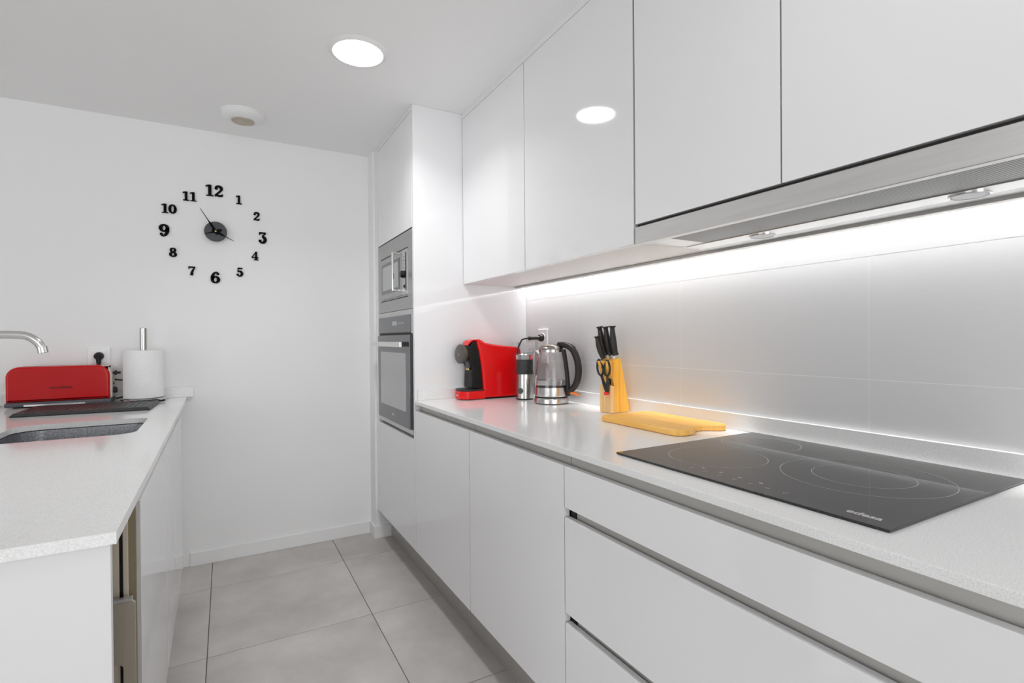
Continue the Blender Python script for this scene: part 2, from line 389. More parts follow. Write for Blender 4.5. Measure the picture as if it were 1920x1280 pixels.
# boxed-in pier behind the tall cabinet
PX, PY = 0.7525, 2.990
struct('wall_pier', box(B(), PX, XW+.008, PY, Y0, 0, ZCEIL), M['wall'])
def skirting(name, pts):
    for n, (x0, x1, y0, y1) in enumerate(pts):
        struct(name if n == 0 else name, prism(B(), [(0, 0), (.012, 0), (.012, .062), (.009, .069), (0, .07)], 'y', 0, 1), M['trim'])
bm = B(); box(bm, -.170, PX-.011, Y0-.012, Y0, 0, .0697, .002, 2); struct('baseboard_back', bm, M['trim'])
bm = B(); box(bm, PX-.011, PX, PY-.011, Y0, 0, .0697, .002, 2); box(bm, PX-.0109, XP+.02, PY-.0109, PY, 0, .0696, .002, 2)
struct('baseboard_pier', bm, M['trim'])
struct('baseboard_right', box(B(), XP, XP+.016, YEND, PY-.012, 0, .166), M['plinth'])

# ------------------------------------------------------------------ right run: base units
def channel(y0, y1, z0, z1, parent):
    """recessed grip profile that runs between two fronts"""
    p = [(.7850, z0-.012), (.7850, z0-.009), (.788, z0-.009), (.7895, z0-.006), (.7895, z1), (.7935, z1), (.7935, z0-.012)]
    return obj('grip_channel', prism(B(), p, 'y', y0+.0012, y1-.0012), M['aluminium'], parent)
def front(name, y0, y1, z0, z1, parent, x=XF_, t=.019):
    o = obj(name, box(B(), x, x+t, y0+.0018, y1-.0018, z0, z1, .0012, 2), M['lacquer'], parent, 40)
    return o
def carcass(y0, y1, z0, z1, parent, x0=.806, x1=1.352):
    return obj('carcass', box(B(), x0, x1, y0+.0008, y1-.0008, z0, z1), M['carcass'], parent)
ZD, ZB = .8227, .167
def seam_shade(y, z0, z1, parent, x=XF_):  # dark strip filling a seam, painted shade of the gap, no gasket
    return obj('seal_or_seam_shade', box(B(), x+.0022, x+.018, y-.0016, y-.0001, z0+.001, z1-.001), M['seam_shade'], parent)
base = [(2.2995, 1.6949, 'base_cabinet', 'white gloss base cabinet with one door beside the tall oven cabinet', 'cabinet'),
        (1.6949, 1.0988, 'base_cabinet', 'white gloss base cabinet with one door next to the drawers', 'cabinet')]
for a, b, n, lab, cat in base:
    t = thing(n, lab, cat, (XF_, (a+b)/2, ZB))
    carcass(b, a, ZB, .852, t); front('door', b, a, ZB, ZD, t); seam_shade(a, ZB, ZD, t); channel(b, a, ZD, .8535, t)
t = thing('drawer_cabinet', 'white gloss drawer cabinet under the black hob', 'cabinet', (XF_, .64, ZB))
a, b = 1.0988, YEND
carcass(b, a, ZB, .852, t)
for z0, z1 in ((.7146, ZD), (.4406, .6886), (ZB, .4145)): seam_shade(a, z0, z1, t)
for z0, z1 in ((.7146, ZD), (.4406, .6886), (ZB, .4145)): front('drawer_front', b, a, z0, z1, t)
channel(b, a, ZD, .8535, t)
for z0, z1 in ((.6886, .7146), (.4145, .4406)):
    channel(b, a-.022, z0, z1+.02, t)
    e = obj('end_cap', box(B(), .786, .806, a-.0215, a-.002, z0-.012, z1+.02), M['black_soft'], t)
# worktop with upstand
t = thing('worktop', 'speckled white quartz worktop carrying the hob and red coffee machine', 'worktop', (1.06, 1.24, ZC-.0165))
obj('slab', box(B(), XC, XW-.001, YEND-.002, 2.2995, ZC-.0163, ZC, .0014, 2), M['quartz'], t, 40)
obj('upstand', box(B(), XUS, XW-.0005, YEND, 2.2995, ZC+.0002, .9203, .001, 1), M['quartz'], t, 40)
obj('upstand', box(B(), XC+.016, XUS-.0005, 2.2865, 2.2993, ZC+.0002, .9203, .001, 1), M['quartz'], t, 40)

# ------------------------------------------------------------------ tall cabinet with ovens
YT0, YT1 = 2.3204, 2.9344
t = thing('tall_cabinet', 'tall white gloss cabinet housing the microwave and oven', 'cabinet', (1.07, 2.64, 0))
bm = B(); prism(bm, [(XF_, ZB), (XF_, ZCEIL-.001), (XW+.006, ZCEIL-.001), (XW+.006, 0.002), (.862, 0.002), (.862, ZB)], 'y', 2.3005, 2.3185)
obj('side_panel', bm, M['lacquer'], t)
obj('side_panel', box(B(), .79, XW, 2.936, 2.954, ZB, ZCEIL-.001), M['lacquer_edge'], t)
obj('filler_strip', box(B(), XF_, .79, 2.9362, 2.988, ZB, ZCEIL-.001), M['lacquer'], t)
obj('top_filler', box(B(), XF_+.001, .79, 2.3187, 2.9355, 2.2235, ZCEIL-.001), M['lacquer_edge'], t)
front('upper_door', YT0, YT1, 1.681, 2.2203, t)
front('lower_door', YT0, YT1, ZB, .6876, t)
obj('carcass', box(B(), .805, 1.36, 2.3188, 2.9355, 1.682, 2.24), M['carcass'], t)
obj('carcass', box(B(), .805, 1.36, 2.3188, 2.9355, ZB, .690), M['carcass'], t)
obj('grip_channel', prism(B(), [(.785, .676), (.788, .676), (.7895, .68), (.7895, .703), (.7935, .703), (.7935, .672), (.785, .672)], 'y', YT0, YT1-.02), M['aluminium'], t)
obj('end_cap', box(B(), .786, .806, YT1-.0195, YT1, .672, .703), M['aluminium'], t)
# microwave
ym0, ym1 = 2.3215, 2.9165
t = thing('microwave', 'built-in steel microwave above the oven', 'microwave', (.80, 2.62, 1.3))
XM = XF_+.001
obj('trim_frame', prism(B(), [(XM, 1.3015), (XM, 1.6745), (.80, 1.6745), (.80, 1.3015)], 'y', ym0, ym1), M['steel_dark'], t)
obj('housing', box(B(), .801, 1.25, ym0+.02, ym1-.02, 1.31, 1.66), M['carcass'], t)
# dark joints above and below the door module
obj('vent_slot', box(B(), XM-.0012, XM+.004, 2.392, 2.868, 1.5945, 1.5985), M['dark_gap'], t)
obj('vent_slot', box(B(), XM-.0012, XM+.004, 2.392, 2.868, 1.3605, 1.3645), M['dark_gap'], t)
XD = XM-.006
d = obj('door', box(B(), XD, XM+.001, 2.470, 2.860, 1.372, 1.590, .001, 1), M['steel_dark'], t, 40)
obj('window', box(B(), XD-.0015, XD+.001, 2.505, 2.835, 1.400, 1.562), M['oven_glass'], d)
obj('window_mesh', box(B(), XD-.0025, XD+.001, 2.525, 2.812, 1.418, 1.545), M['oven_window'], d)
text('logo', 'edesa', .013, M['print_white'], d, frame_m((XD-.0008, 2.66, 1.386), (0, -1, 0), (0, 0, 1)))
hb = B(); box(hb, XD-.046, XD-.036, 2.478, 2.490, 1.392, 1.585, .002, 2)
h = obj('handle', hb, M['chrome'], t, 40)
obj('bracket', box(B(), XD-.037, XD+.001, 2.480, 2.489, 1.393, 1.402, .001, 1), M['chrome'], h)
obj('bracket', box(B(), XD-.037, XD+.001, 2.480, 2.489, 1.574, 1.583, .001, 1), M['chrome'], h)
p = obj('control_panel', box(B(), XD, XM+.001, 2.394, 2.467, 1.372, 1.590, .001, 1), M['oven_steel'], t, 40)
obj('panel_strip', box(B(), XD-.0015, XD+.001, 2.398, 2.408, 1.39, 1.575), M['black'], p)
obj('knob', cyl(B(), (XD-.020, 2.428, 1.470), (XD+.001, 2.428, 1.470), .016, .018, 28, .002), M['black'], p, 40)
for k, z in enumerate((1.560, 1.543, 1.526, 1.509)):
    obj('button', box(B(), XD-.004, XD+.001, 2.420, 2.446, z-.005, z+.005, .0015, 2), M['oven_steel'], p, 40)
obj('button', box(B(), XD-.004, XD+.001, 2.420, 2.436, 1.405, 1.419, .0015, 2), M['black_soft'], p, 40)
# oven
t = thing('oven', 'built-in electric oven with dark glass door below the microwave', 'oven', (.80, 2.62, .704))
obj('housing', box(B(), .80, 1.30, ym0+.02, ym1-.02, .708, 1.295), M['carcass'], t)
obj('frame', box(B(), XM+.004, .80, ym0, ym1, .703, 1.2985), M['oven_steel'], t)
XO = XM-.012
cp = obj('control_panel', box(B(), XM-.006, XM+.005, ym0+.018, ym1-.008, 1.190, 1.273, .001, 1), M['oven_glass'], t, 40)
obj('display', box(B(), XM-.0068, XM-.005, 2.560, 2.640, 1.226, 1.247), M['display'], cp)
for k in range(4): obj('touch_mark', box(B(), XM-.0066, XM-.005, 2.52-.024*k, 2.528-.024*k, 1.234, 1.238), M['print_white'], cp)
obj('frame_edge', box(B(), XM-.004, XM+.005, ym0, ym0+.017, 1.183, 1.2985), M['oven_steel'], t)
obj('frame_edge', box(B(), XM-.004, XM+.005, ym0+.0172, ym1, 1.2735, 1.2985), M['oven_steel'], t)
obj('door_gap', box(B(), XM-.002, XM+.005, ym0+.02, ym1-.01, 1.177, 1.1885), M['dark_gap'], t)
d = obj('door', box(B(), XO, XM+.003, ym0+.022, ym1-.010, .728, 1.1755, .0015, 2), M['oven_glass'], t, 40)
obj('window', box(B(), XO-.0008, XO+.002, 2.398, 2.850, .805, 1.088), M['oven_window'], d)
text('logo', 'edesa', .018, M['print_white'], d, frame_m((XO-.0006, 2.62, .768), (0, -1, 0), (0, 0, 1)))
hb = B(); box(hb, XO-.044, XO-.032, 2.355, 2.905, 1.118, 1.143, .0015, 2)
h = obj('handle', hb, M['steel'], t, 40)
for y in (2.372, 2.875): obj('bracket', box(B(), XO-.033, XO+.001, y-.010, y+.010, 1.120, 1.141), M['black_soft'], h)
obj('lower_trim', box(B(), XM-.003, XM+.005, ym0, ym1, .704, .727), M['oven_steel'], t)

# ------------------------------------------------------------------ wall units
ZU, ZUT, ZUH = 1.4197, 2.2203, 1.4734
def wall_unit(y0, y1, lab, doors, zb):
    t = thing('wall_cabinet', lab, 'cabinet', (1.19, (y0+y1)/2, zb))
    bm = B(); box(bm, XU+.021, XW+.006, y0+.0006, y1-.0006, zb+.001, ZUT+.02)
    obj('carcass', bm, M['lacquer_edge'], t)
    for a, b in doors:
        seam_shade(b, zb, ZUT, t, XU)
        obj('door', box(B(), XU, XU+.019, a+.0018, b-.0018, zb, ZUT, .0012, 2), M['lacquer'], t, 40)
    return t
wall_unit(1.7100, 2.2990, 'white gloss wall cabinet joining the tall oven cabinet', [(1.7100, 2.2990)], ZU)
wall_unit(1.1007, 1.7100, 'white gloss wall cabinet showing the round lamp reflection', [(1.1025, 1.7100)], ZU)
t = wall_unit(.20, 1.1007, 'white gloss two-door wall cabinet above the range hood', [(.6607, 1.0985), (.20, .6607)], ZUH)
bm = B(); box(bm, XU+.021, XW+.006, .20, .235, ZU+.001, ZUH+.0005); box(bm, XU+.021, XW+.006, 1.0655, 1.0995, ZU+.001, ZUH+.0005)
box(bm, 1.3005, XW+.006, .235, 1.0655, ZU+.001, ZUH+.0005)
obj('bottom_panel', bm, M['lacquer_edge'], t)
struct('trim_1', box(B(), XU+.002, XU+.05, YEND+.01, 2.2985, ZUT+.0035, ZCEIL), M['trim'])
# range hood
t = thing('range_hood', 'built-in steel range hood under the wall cabinet', 'range hood', (1.16, .65, 1.4164))
obj('front_panel', box(B(), XU, XU+.016, .203, 1.0985, 1.4164, 1.4653, .001, 1), M['steel'], t, 40)
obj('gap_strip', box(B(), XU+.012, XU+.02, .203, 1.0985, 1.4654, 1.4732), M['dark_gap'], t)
obj('body', box(B(), XU+.0165, 1.299, .236, 1.065, 1.4235, 1.4715), M['steel'], t)
bm = B(); box(bm, 1.046, 1.182, .275, .995, 1.4195, 1.4232)
obj('filter', bm, M['perforated'], t)
bm = B(); box(bm, XU+.017, 1.0455, .237, 1.064, 1.4195, 1.4232); box(bm, 1.046, 1.182, .9955, 1.064, 1.4195, 1.4232); box(bm, 1.046, 1.182, .237, .2745, 1.4195, 1.4232)
obj('filter_frame', bm, M['steel'], t)
obj('light_bar', box(B(), 1.1835, 1.2515, .237, 1.064, 1.4175, 1.4232, .001, 1), M['steel'], t, 40)
for y in (.848, .422):
    l = obj('lamp', lathe(B(), [(0, 0), (.027, 0), (.0275, .002), (.0275, .004), (0, .004)], (1.2225, y, 1.4150), 36), M['display'], t, 40)
    obj('lamp_ring', lathe(B(), [(.028, 0), (.030, -.0008), (.032, 0), (.032, .003), (.028, .003)], (1.2225, y, 1.4148), 36, close=True), M['chrome'], l, 40)
obj('rear_strip', box(B(), 1.2545, 1.2975, .237, 1.064, 1.4180, 1.4232), M['oven_steel'], t)
obj('strip_gap', box(B(), 1.2516, 1.2545, .237, 1.064, 1.4210, 1.4234), M['dark_gap'], t)
# led profile
t = thing('led_strip_light', 'long lit LED strip under the wall cabinets along the tiles', 'light', (1.33, 1.25, 1.41))
bm = B(); box(bm, 1.304, 1.3465, YEND+.012, 2.2985, 1.4115, 1.4195); obj('profile', bm, M['aluminium'], t)
obj('diffuser', box(B(), 1.3470, 1.3510, YEND+.014, 2.299, 1.4100, 1.4190), M['led'], t)

# ------------------------------------------------------------------ hob
HX0, HX1, HY0, HY1, HZ = .830, 1.3445, .378, .969, ZC+.0052
d_ = bpy.data.lights.new('led_lamp', 'AREA'); d_.shape = 'RECTANGLE'; d_.size = .012; d_.size_y = 2.09; d_.energy = LED_POWER; d_.spread = R(38)
lo = bpy.data.objects.new('led_lamp', d_); COL.objects.link(lo); lo.location = (1.3560, 1.245, 1.4095)
t = thing('ceramic_hob', 'black glass ceramic hob set into the white worktop', 'hob', ((HX0+HX1)/2, (HY0+HY1)/2, ZC))
obj('glass_plate', box(B(), HX0, HX1, HY0, HY1, ZC+.0012, HZ, .0008, 2), M['hob_glass'], t, 40)
obj('seal_or_seam_shade', box(B(), HX0+.003, HX1-.003, HY0+.003, HY1-.003, ZC+.0002, ZC+.0012), M['black'], t)
def ring(cx, cy, r):
    return obj('zone_ring', disc(B(), (cx, cy, HZ+.0002), r, 96, r-.0012), M['hob_print'], t)
ring(.999, .812, .108); ring(1.104, .551, .146); ring(1.104, .551, .088); ring(1.212, .850, .094)
for k in range(7):
    y = .77-.035*k
    obj('touch_mark', disc(B(), (.868, y, HZ+.0002), .0038, 20, .0028), M['hob_print'], t)
for k in range(4):
    obj('touch_mark', box(B(), .885, .889, .752-.045*k, .76-.045*k, HZ+.0001, HZ+.0003), M['hob_print'], t)
text('logo', 'edesa', .0225, M['hob_print'], t, frame_m((.866, .429, HZ+.0001), (0, -1, 0), (1, 0, 0)), .0001, .0006)

# ------------------------------------------------------------------ things on the right worktop
# cutting board
bx0, bx1, by0, by1 = 1.118, 1.340, 1.040, 1.395
out = []
def arcpts(cx, cy, r, a0, a1, n=8): return [(cx+r*math.cos(R(a0+(a1-a0)*k/n)), cy+r*math.sin(R(a0+(a1-a0)*k/n))) for k in range(n+1)]
out += arcpts(bx0+.035, by0+.035, .035, 180, 280)
out += [(bx0+.072, by0+.004), (bx0+.090, by0+.018), (bx0+.108, by0+.030), (bx0+.128, by0+.034), (bx0+.146, by0+.030), (bx0+.160, by0+.018), (bx0+.174, by0+.006)]
out += arcpts(bx1-.030, by0+.030, .030, 268, 360)
out += arcpts(bx1-.035, by1-.035, .035, 0, 90) + arcpts(bx0+.028, by1-.028, .028, 90, 180)
t = obj('cutting_board', prism(B(), out, 'z', ZC+.0004, ZC+.0185, .004, 3), M['bamboo_board'], None, 40)
tag(t, 'bamboo cutting board with a notched end lying beside the hob', 'cutting board')
# knife block
KY0, KY1 = 1.496, 1.560
t = thing('knife_block', 'bamboo knife block standing behind the cutting board', 'knife block', (1.305, 1.528, ZC))
obj('block', prism(B(), [(1.2755, ZC+.001), (1.351, ZC+.001), (1.306, 1.078), (1.244, 1.066), (1.2755, .972)], 'y', KY0, KY1, .0015, 2), M['bamboo_block'], t, 40)
obj('scissor_pocket', prism(B(), [(1.2570, ZC+.001), (1.2750, ZC+.001), (1.2750, .9715), (1.2560, .9755)], 'y', KY0, KY1, .0015, 2), M['bamboo_light'], t, 40)
def knife(name, lab, bx, by, z0, z1, lean, wdt, swing):
    t = thing(name, lab, 'knife', (bx, by, z0), 'black-handled knives in the bamboo block')
    P = []
    n = 14
    W = []
    for k in range(n+1):
        s = k/n
        P.append((bx-lean*s-.004*math.sin(PI*s)*swing, by, z0+.006+(z1-z0-.006)*s))
        W.append(wdt*(0.62+0.25*math.sin(PI*min(1, s*1.15)) + (0.42 if s > .93 else 0) + (.30 if s < .06 else 0)))
    bm = B(); tube(bm, P, W, 14, 0.62, up=(1, 0, 0)); obj('handle', bm, M['black_soft'], t, 50)
    bm = B(); tube(bm, [(bx+.002, by, z0-.03), (bx, by, z0+.007)], wdt*.9, 10, .22, up=(1, 0, 0)); obj('bolster', bm, M['chrome'], t, 50)
knife('kitchen_knife', 'black-handled knife nearest the hob in the bamboo block', 1.291, 1.506, 1.083, 1.199, .016, .0165, 1)
knife('kitchen_knife', 'black-handled knife between two tall ones in the bamboo block', 1.289, 1.531, 1.083, 1.197, .026, .0160, 1)
knife('kitchen_knife', 'tall black-handled knife farthest from the hob in the bamboo block', 1.284, 1.5535, 1.083, 1.198, .032, .0160, 1)
knife('kitchen_knife', 'shorter black-handled knife in the front slot of the bamboo block', 1.257, 1.538, 1.069, 1.161, .030, .0145, 1)
t = thing('scissors', 'black-handled kitchen scissors in the pocket of the knife block', 'scissors', (1.255, 1.515, .95))
sxp = 1.2485
def loop(yc, zc, ry, rz, tilt, name):
    P = []
    for k in range(28):
        a = 2*PI*k/28; y = ry*math.cos(a)*(1-.18*math.sin(a)); z = rz*math.sin(a)
        P.append((sxp, yc+y*math.cos(tilt)-z*math.sin(tilt), zc+y*math.sin(tilt)+z*math.cos(tilt)))
    bm = B(); tube(bm, P, .0042, 10, 1.0, up=(1, 0, 0), closed=True); return bm
bm = loop(1.5475, 1.0415, .0165, .030, R(-14), ''); tube(bm, smooth_path([(sxp, 1.5415, 1.014), (sxp, 1.527, .985), (sxp+.002, 1.512, .952)]), [.005]*8+[.0065]*9, 10, up=(1, 0, 0))
obj('handle', bm, M['black_soft'], t, 60)
bm = loop(1.5065, 1.0400, .0160, .028, R(5), ''); tube(bm, smooth_path([(sxp-.003, 1.5015, 1.013), (sxp-.003, 1.500, .985), (sxp, 1.5065, .950)]), [.005]*8+[.0068]*9, 10, up=(1, 0, 0))
obj('handle', bm, M['black_soft'], t, 60)
obj('pivot', box(B(), sxp-.0085, sxp+.004, 1.501, 1.516, .9395, .9515, .002, 2), M['red_bright'], t, 40)
obj('blade', box(B(), 1.2655, 1.2675, 1.502, 1.520, .9725, 1.0), M['chrome'], t)

# kettle
KX, KYc = 1.252, 1.890
t = thing('electric_kettle', 'glass electric kettle half filled with water and black handle', 'kettle', (KX, KYc, ZC))
c = (KX, KYc, 0)
obj('power_base', lathe(B(), [(0, ZC+.0003), (.072, ZC+.0003), (.0765, ZC+.004), (.0765, ZC+.020), (.073, ZC+.026), (0, ZC+.026)], c, 56), M['steel_v'], t, 40)
obj('base_gap', lathe(B(), [(.060, ZC+.0262), (.0725, ZC+.0262), (.0725, ZC+.032), (.060, ZC+.032)], c, 56, close=True), M['black'], t, 40)
obj('steel_band', lathe(B(), [(0, ZC+.0322), (.0725, ZC+.0322), (.0735, ZC+.036), (.0725, ZC+.071), (.0675, ZC+.071), (.0675, ZC+.0365), (0, ZC+.0365)], c, 56), M['steel_v'], t, 40)
outer = [(.0720, ZC+.0712), (.0708, ZC+.095), (.0660, ZC+.140), (.0590, ZC+.190), (.0530, ZC+.226)]
inner = [(r-.0026, z) for r, z in outer]
obj('glass_body', lathe(B(), outer+inner[::-1], c, 64, close=True), M['glass'], t, 40)
wt = [(0, ZC+.0367), (.0670, ZC+.0367), (.0670, ZC+.0712), (.0689, ZC+.0714), (.0679, ZC+.095), (.0672, ZC+.101), (0, ZC+.101)]
obj('water', lathe(B(), wt, c, 64), M['water'], t, 40)
obj('rim', lathe(B(), [(.0505, ZC+.224), (.0545, ZC+.224), (.0550, ZC+.234), (.0505, ZC+.234)], c, 56, close=True), M['chrome'], t, 40)
l = obj('lid', lathe(B(), [(0, ZC+.2342), (.0555, ZC+.2342), (.0550, ZC+.241), (.048, ZC+.250), (.034, ZC+.2565), (.015, ZC+.259), (0, ZC+.2595)], c, 56), M['lid_steel'], t, 40)
hd = Vector((.58, -.815, 0)).normalized()          # handle direction
def kp(r, z): return (KX+hd.x*r, KYc+hd.y*r, ZC+z)
hp = smooth_path([kp(.030, .256), kp(.066, .254), (kp(.098, .236)), kp(.119, .195), kp(.126, .145), kp(.119, .098), kp(.100, .067), kp(.078, .052)], 7)
nn = len(hp); rr = [.0135+.004*math.sin(PI*i/(nn-1)) for i in range(nn)]; rr[0] = .006
bm = B(); tube(bm, hp, rr, 16, .85, up=(-hd.y, hd.x, 0)); h = obj('handle', bm, M['black_soft'], t, 60)
sp = smooth_path([kp(.058, .234), kp(.067, .18), kp(.074, .12), kp(.0775, .07), kp(.0775, .034)], 6)
bm = B(); tube(bm, sp, .0095, 12, 1.25, up=tuple(hd)); obj('handle_spine', bm, M['black_soft'], t, 60)
obj('switch_lever', prism(B(), [(0, 0), (.03, -.006), (.05, -.010), (.05, -.004), (.03, .003), (0, .010)], 'y', -.009, .009, .001, 1), M['orange'], t, 40)
sw = bpy.data.objects['switch_lever']; sw.data.transform(Matrix.Translation(-WORLD[t.name].translation).inverted())
sw.data.transform(Matrix.Translation((hd.x*.080, hd.y*.080, .046)) @ Matrix.Rotation(math.atan2(hd.y, hd.x), 4, 'Z'))
bm = B(); box(bm, -.016, .010, -.004, .004, -.003, .003, .001, 1); bm.transform(Matrix.Translation(kp(.1035, .248)) @ Matrix.Rotation(math.atan2(hd.y, hd.x), 4, 'Z') @ Matrix.Rotation(R(38), 4, 'Y')); obj('lid_button', bm, M['black'], h)
sd = -hd
bm = B(); prism(bm, [(.050, ZC+.210), (.072, ZC+.232), (.050, ZC+.2335)], 'y', -.016, .016, .001, 1)
bm.transform(Matrix.Translation(c) @ Matrix.Rotation(math.atan2(sd.y, sd.x), 4, 'Z')); obj('spout', bm, M['chrome'], t, 40)

# coffee grinder
gc = (1.222, 2.070, 0)
t = thing('coffee_grinder', 'steel coffee grinder with black grip and clear lid beside the kettle', 'coffee grinder', (gc[0], gc[1], ZC))
obj('foot', lathe(B(), [(0, ZC+.0003), (.041, ZC+.0003), (.042, ZC+.006), (0, ZC+.006)], gc, 48), M['black'], t, 40)
st = obj('steel_body', lathe(B(), [(0, ZC+.0062), (.042, ZC+.0062), (.0415, ZC+.060), (.0385, ZC+.118), (0, ZC+.118)], gc, 48), M['steel_v'], t, 40)
obj('grip_sleeve', lathe(B(), [(0, ZC+.1182)]+[q for k in range(9) for q in ((.0388, ZC+.1185+.0075*k), (.0398, ZC+.121+.0075*k), (.0388, ZC+.1255+.0075*k))]+[(0, ZC+.1862)], gc, 48), M['rubber_grey'], t, 60)
obj('clear_lid', lathe(B(), [(.0385, ZC+.1864), (.0400, ZC+.190), (.0405, ZC+.213), (.0385, ZC+.217), (0, ZC+.217), (0, ZC+.2145), (.0370, ZC+.2145), (.0380, ZC+.1864)], gc, 48, close=False), M['clear_plastic'], t, 40)
obj('lid_rim', lathe(B(), [(.0405, ZC+.2085), (.0418, ZC+.2085), (.0418, ZC+.2125), (.0405, ZC+.2125)], gc, 48, close=True), M['chrome'], t, 40)
bd = Vector((-.85, -.52, 0)).normalized(); b0 = Vector(gc)+bd*.0395+Vector((0, 0, ZC+.042))
bt = obj('button', cyl(B(), b0, b0+bd*.006, .0135, None, 28, .0015), M['grey_plastic'], st, 40)

# coffee machine
t = thing('capsule_coffee_machine', 'red capsule coffee machine with black front beside the tall cabinet', 'coffee machine', (1.10, 2.225, ZC))
CY0, CY1 = 2.166, 2.280
ho = [(1.060, .8765), (1.246, .8765), (1.253, .94), (1.259, 1.02), (1.262, 1.085), (1.256, 1.104), (1.235, 1.114), (1.16, 1.122), (1.10, 1.129), (1.068, 1.136), (1.048, 1.148), (1.030, 1.148), (1.024, 1.135), (1.034, 1.10), (1.044, 1.05), (1.0515, .99), (1.056, .93)]
obj('housing', prism(B(), ho, 'y', CY0, CY1, .009, 3), M['red_plastic'], t, 50)
obj('base', prism(B(), [(1.064, ZC+.0003), (1.244, ZC+.0003), (1.244, .8764), (1.064, .8764)], 'y', CY0+.008, CY1-.008), M['black'], t)
obj('front_column', prism(B(), [(1.000, .925), (1.062, .925), (1.062, 1.13), (1.040, 1.142), (1.012, 1.142), (.992, 1.12), (.990, 1.05), (1.004, 1.02)], 'y', CY0+.010, CY1-.010, .004, 2), M['black'], t, 50)
obj('top_lid', prism(B(), [(.986, 1.124), (.996, 1.142), (1.014, 1.1505), (1.046, 1.1515), (1.060, 1.146), (1.046, 1.1440), (1.012, 1.1440), (.996, 1.132)], 'y', CY0+.022, CY1-.022, .001, 2), M['red_plastic'], t, 50)
tr = obj('drip_tray', prism(B(), rounded(.946, 1.063, CY0, CY1, (.040, .002, .002, .040), 8), 'z', ZC+.003, .9105, .003, 2), M['red_plastic'], t, 50)
obj('tray_foot', prism(B(), rounded(.950, 1.060, CY0+.004, CY1-.004, (.036, .002, .002, .036), 8), 'z', ZC+.0003, ZC+.003), M['black'], t)
gr = obj('drip_grid', prism(B(), rounded(.948, 1.060, CY0+.002, CY1-.002, (.038, .002, .002, .038), 8), 'z', .9106, .919, .001, 1), M['black_soft'], t, 50)
for i in range(4):
    for j in range(4):
        obj('grid_hole', lathe(B(), [(.0028, 0), (.0048, .0008), (.0052, 0)], (.972+.022*i, 2.190+.022*j, .9191), 14, close=True), M['grey_plastic'], gr, 40)
text('logo', 'PHILIPS', .0085, M['print_white'], tr, frame_m((.9455, 2.2255, .890), (0, -1, 0), (0, 0, 1)), .0003)
dc = Vector((.9720, 2.222, 1.083)); dn = Vector((-1, -.12, .05)).normalized()
dk = obj('lever_disc', lathe(B(), [(0, 0), (.040, 0), (.0455, .004), (.0455, .014), (.040, .018), (0, .019)], dc, 48, axis_m(dn)), M['grey_plastic'], t, 40)
dk.data.materials[0] = mat('charcoal_lever', (0.085, 0.078, 0.072), 0.4, noise=(20, .05))
obj('disc_neck', lathe(B(), [(0, -.022), (.030, -.022), (.034, -.012), (.034, -.0005), (0, -.0005)], dc, 40, axis_m(dn)), M['gold'], t, 40)
ex = dn.cross(Vector((0, 0, 1))).normalized(); ey = ex.cross(dn).normalized()
em = Matrix((-ex, ey, dn)).transposed().to_4x4(); em.translation = dc+dn*.0191
bm = B()
for pl in ([(-.0075, -.008), (.0075, -.008), (.0075, -.0055), (-.0075, -.0055)], [(-.006, -.0045), (-.002, -.0045), (-.0005, .009), (-.002, .006)], [(.006, -.0045), (.002, -.0045), (.0005, .009), (.002, .006)]):
    prism(bm, pl, 'z', 0, .0006)
bm.transform(em); obj('emblem', bm, M['gold'], dk)
sp = obj('spout', prism(B(), [(.9905, 1.046), (1.004, 1.046), (1.004, 1.018), (.9905, 1.018)], 'y', 2.196, 2.232, .002, 2), M['grey_plastic'], t, 40)
for y in (2.205, 2.224): obj('nozzle', cyl(B(), (.9955, y, 1.0175), (.9955, y, 1.007), .0062, .0055, 18, .001), M['brass'], sp, 40)
obj('power_button', cyl(B(), (.9995, 2.190, .985), (.9975, 2.190, .985), .0085, None, 24), M['dark_gap'], t)
wt_ = obj('water_tank', prism(B(), rounded(1.264, 1.350, CY0+.010, CY1-.012, .010, 4), 'z', .8765, 1.137), M['clear_plastic'], t, 50)

# socket on the tiles with plug and cord
t = thing('wall_socket', 'white wall socket on the tiles behind the kettle', 'socket', (XW, 2.129, 1.11))
obj('plate', box(B(), XW-.009, XW-.0003, 2.087, 2.171, 1.032, 1.200, .003, 3), M['socket'], t, 40)
for z in (1.157, 1.075):
    obj('insert', lathe(B(), [(.0215, .0005), (.0225, -.0015), (.024, .0005)], (XW-.0092, 2.129, z), 36, Matrix.Rotation(R(90), 4, 'Y'), True), M['socket'], t, 40)
t = thing('power_cord', 'black plug and cord running from the tiled socket down behind the grinder', 'cord', (XW-.01, 2.129, 1.157))
pb = B(); cyl(pb, (XW-.0095, 2.129, 1.157), (XW-.028, 2.129, 1.157), .0185, .0165, 28, .002)
pl = obj('plug', pb, M['black_soft'], t, 40)
pdir = Vector((-.80, .33, -.03)).normalized(); p0 = Vector((XW-.024, 2.129, 1.157))
pb = B(); cyl(pb, p0, p0+pdir*.045, .0095, .008, 18, .001); cyl(pb, p0+pdir*.045, p0+pdir*.058, .0100, .0095, 18, .001); obj('strain_relief', pb, M['black_soft'], t, 40)
p1 = p0+pdir*.056
cp_ = smooth_path([p1, p1+pdir*.03+Vector((0, .000, -.005)), (1.245, 2.150, 1.130), (1.226, 2.140, 1.100), (1.222, 2.128, 1.06), (1.224, 2.124, .98), (1.235, 2.128, .905), (1.255, 2.140, .876)], 8)
bm = B(); tube(bm, cp_, .0040, 10); obj('cable', bm, M['black_soft'], t, 60)

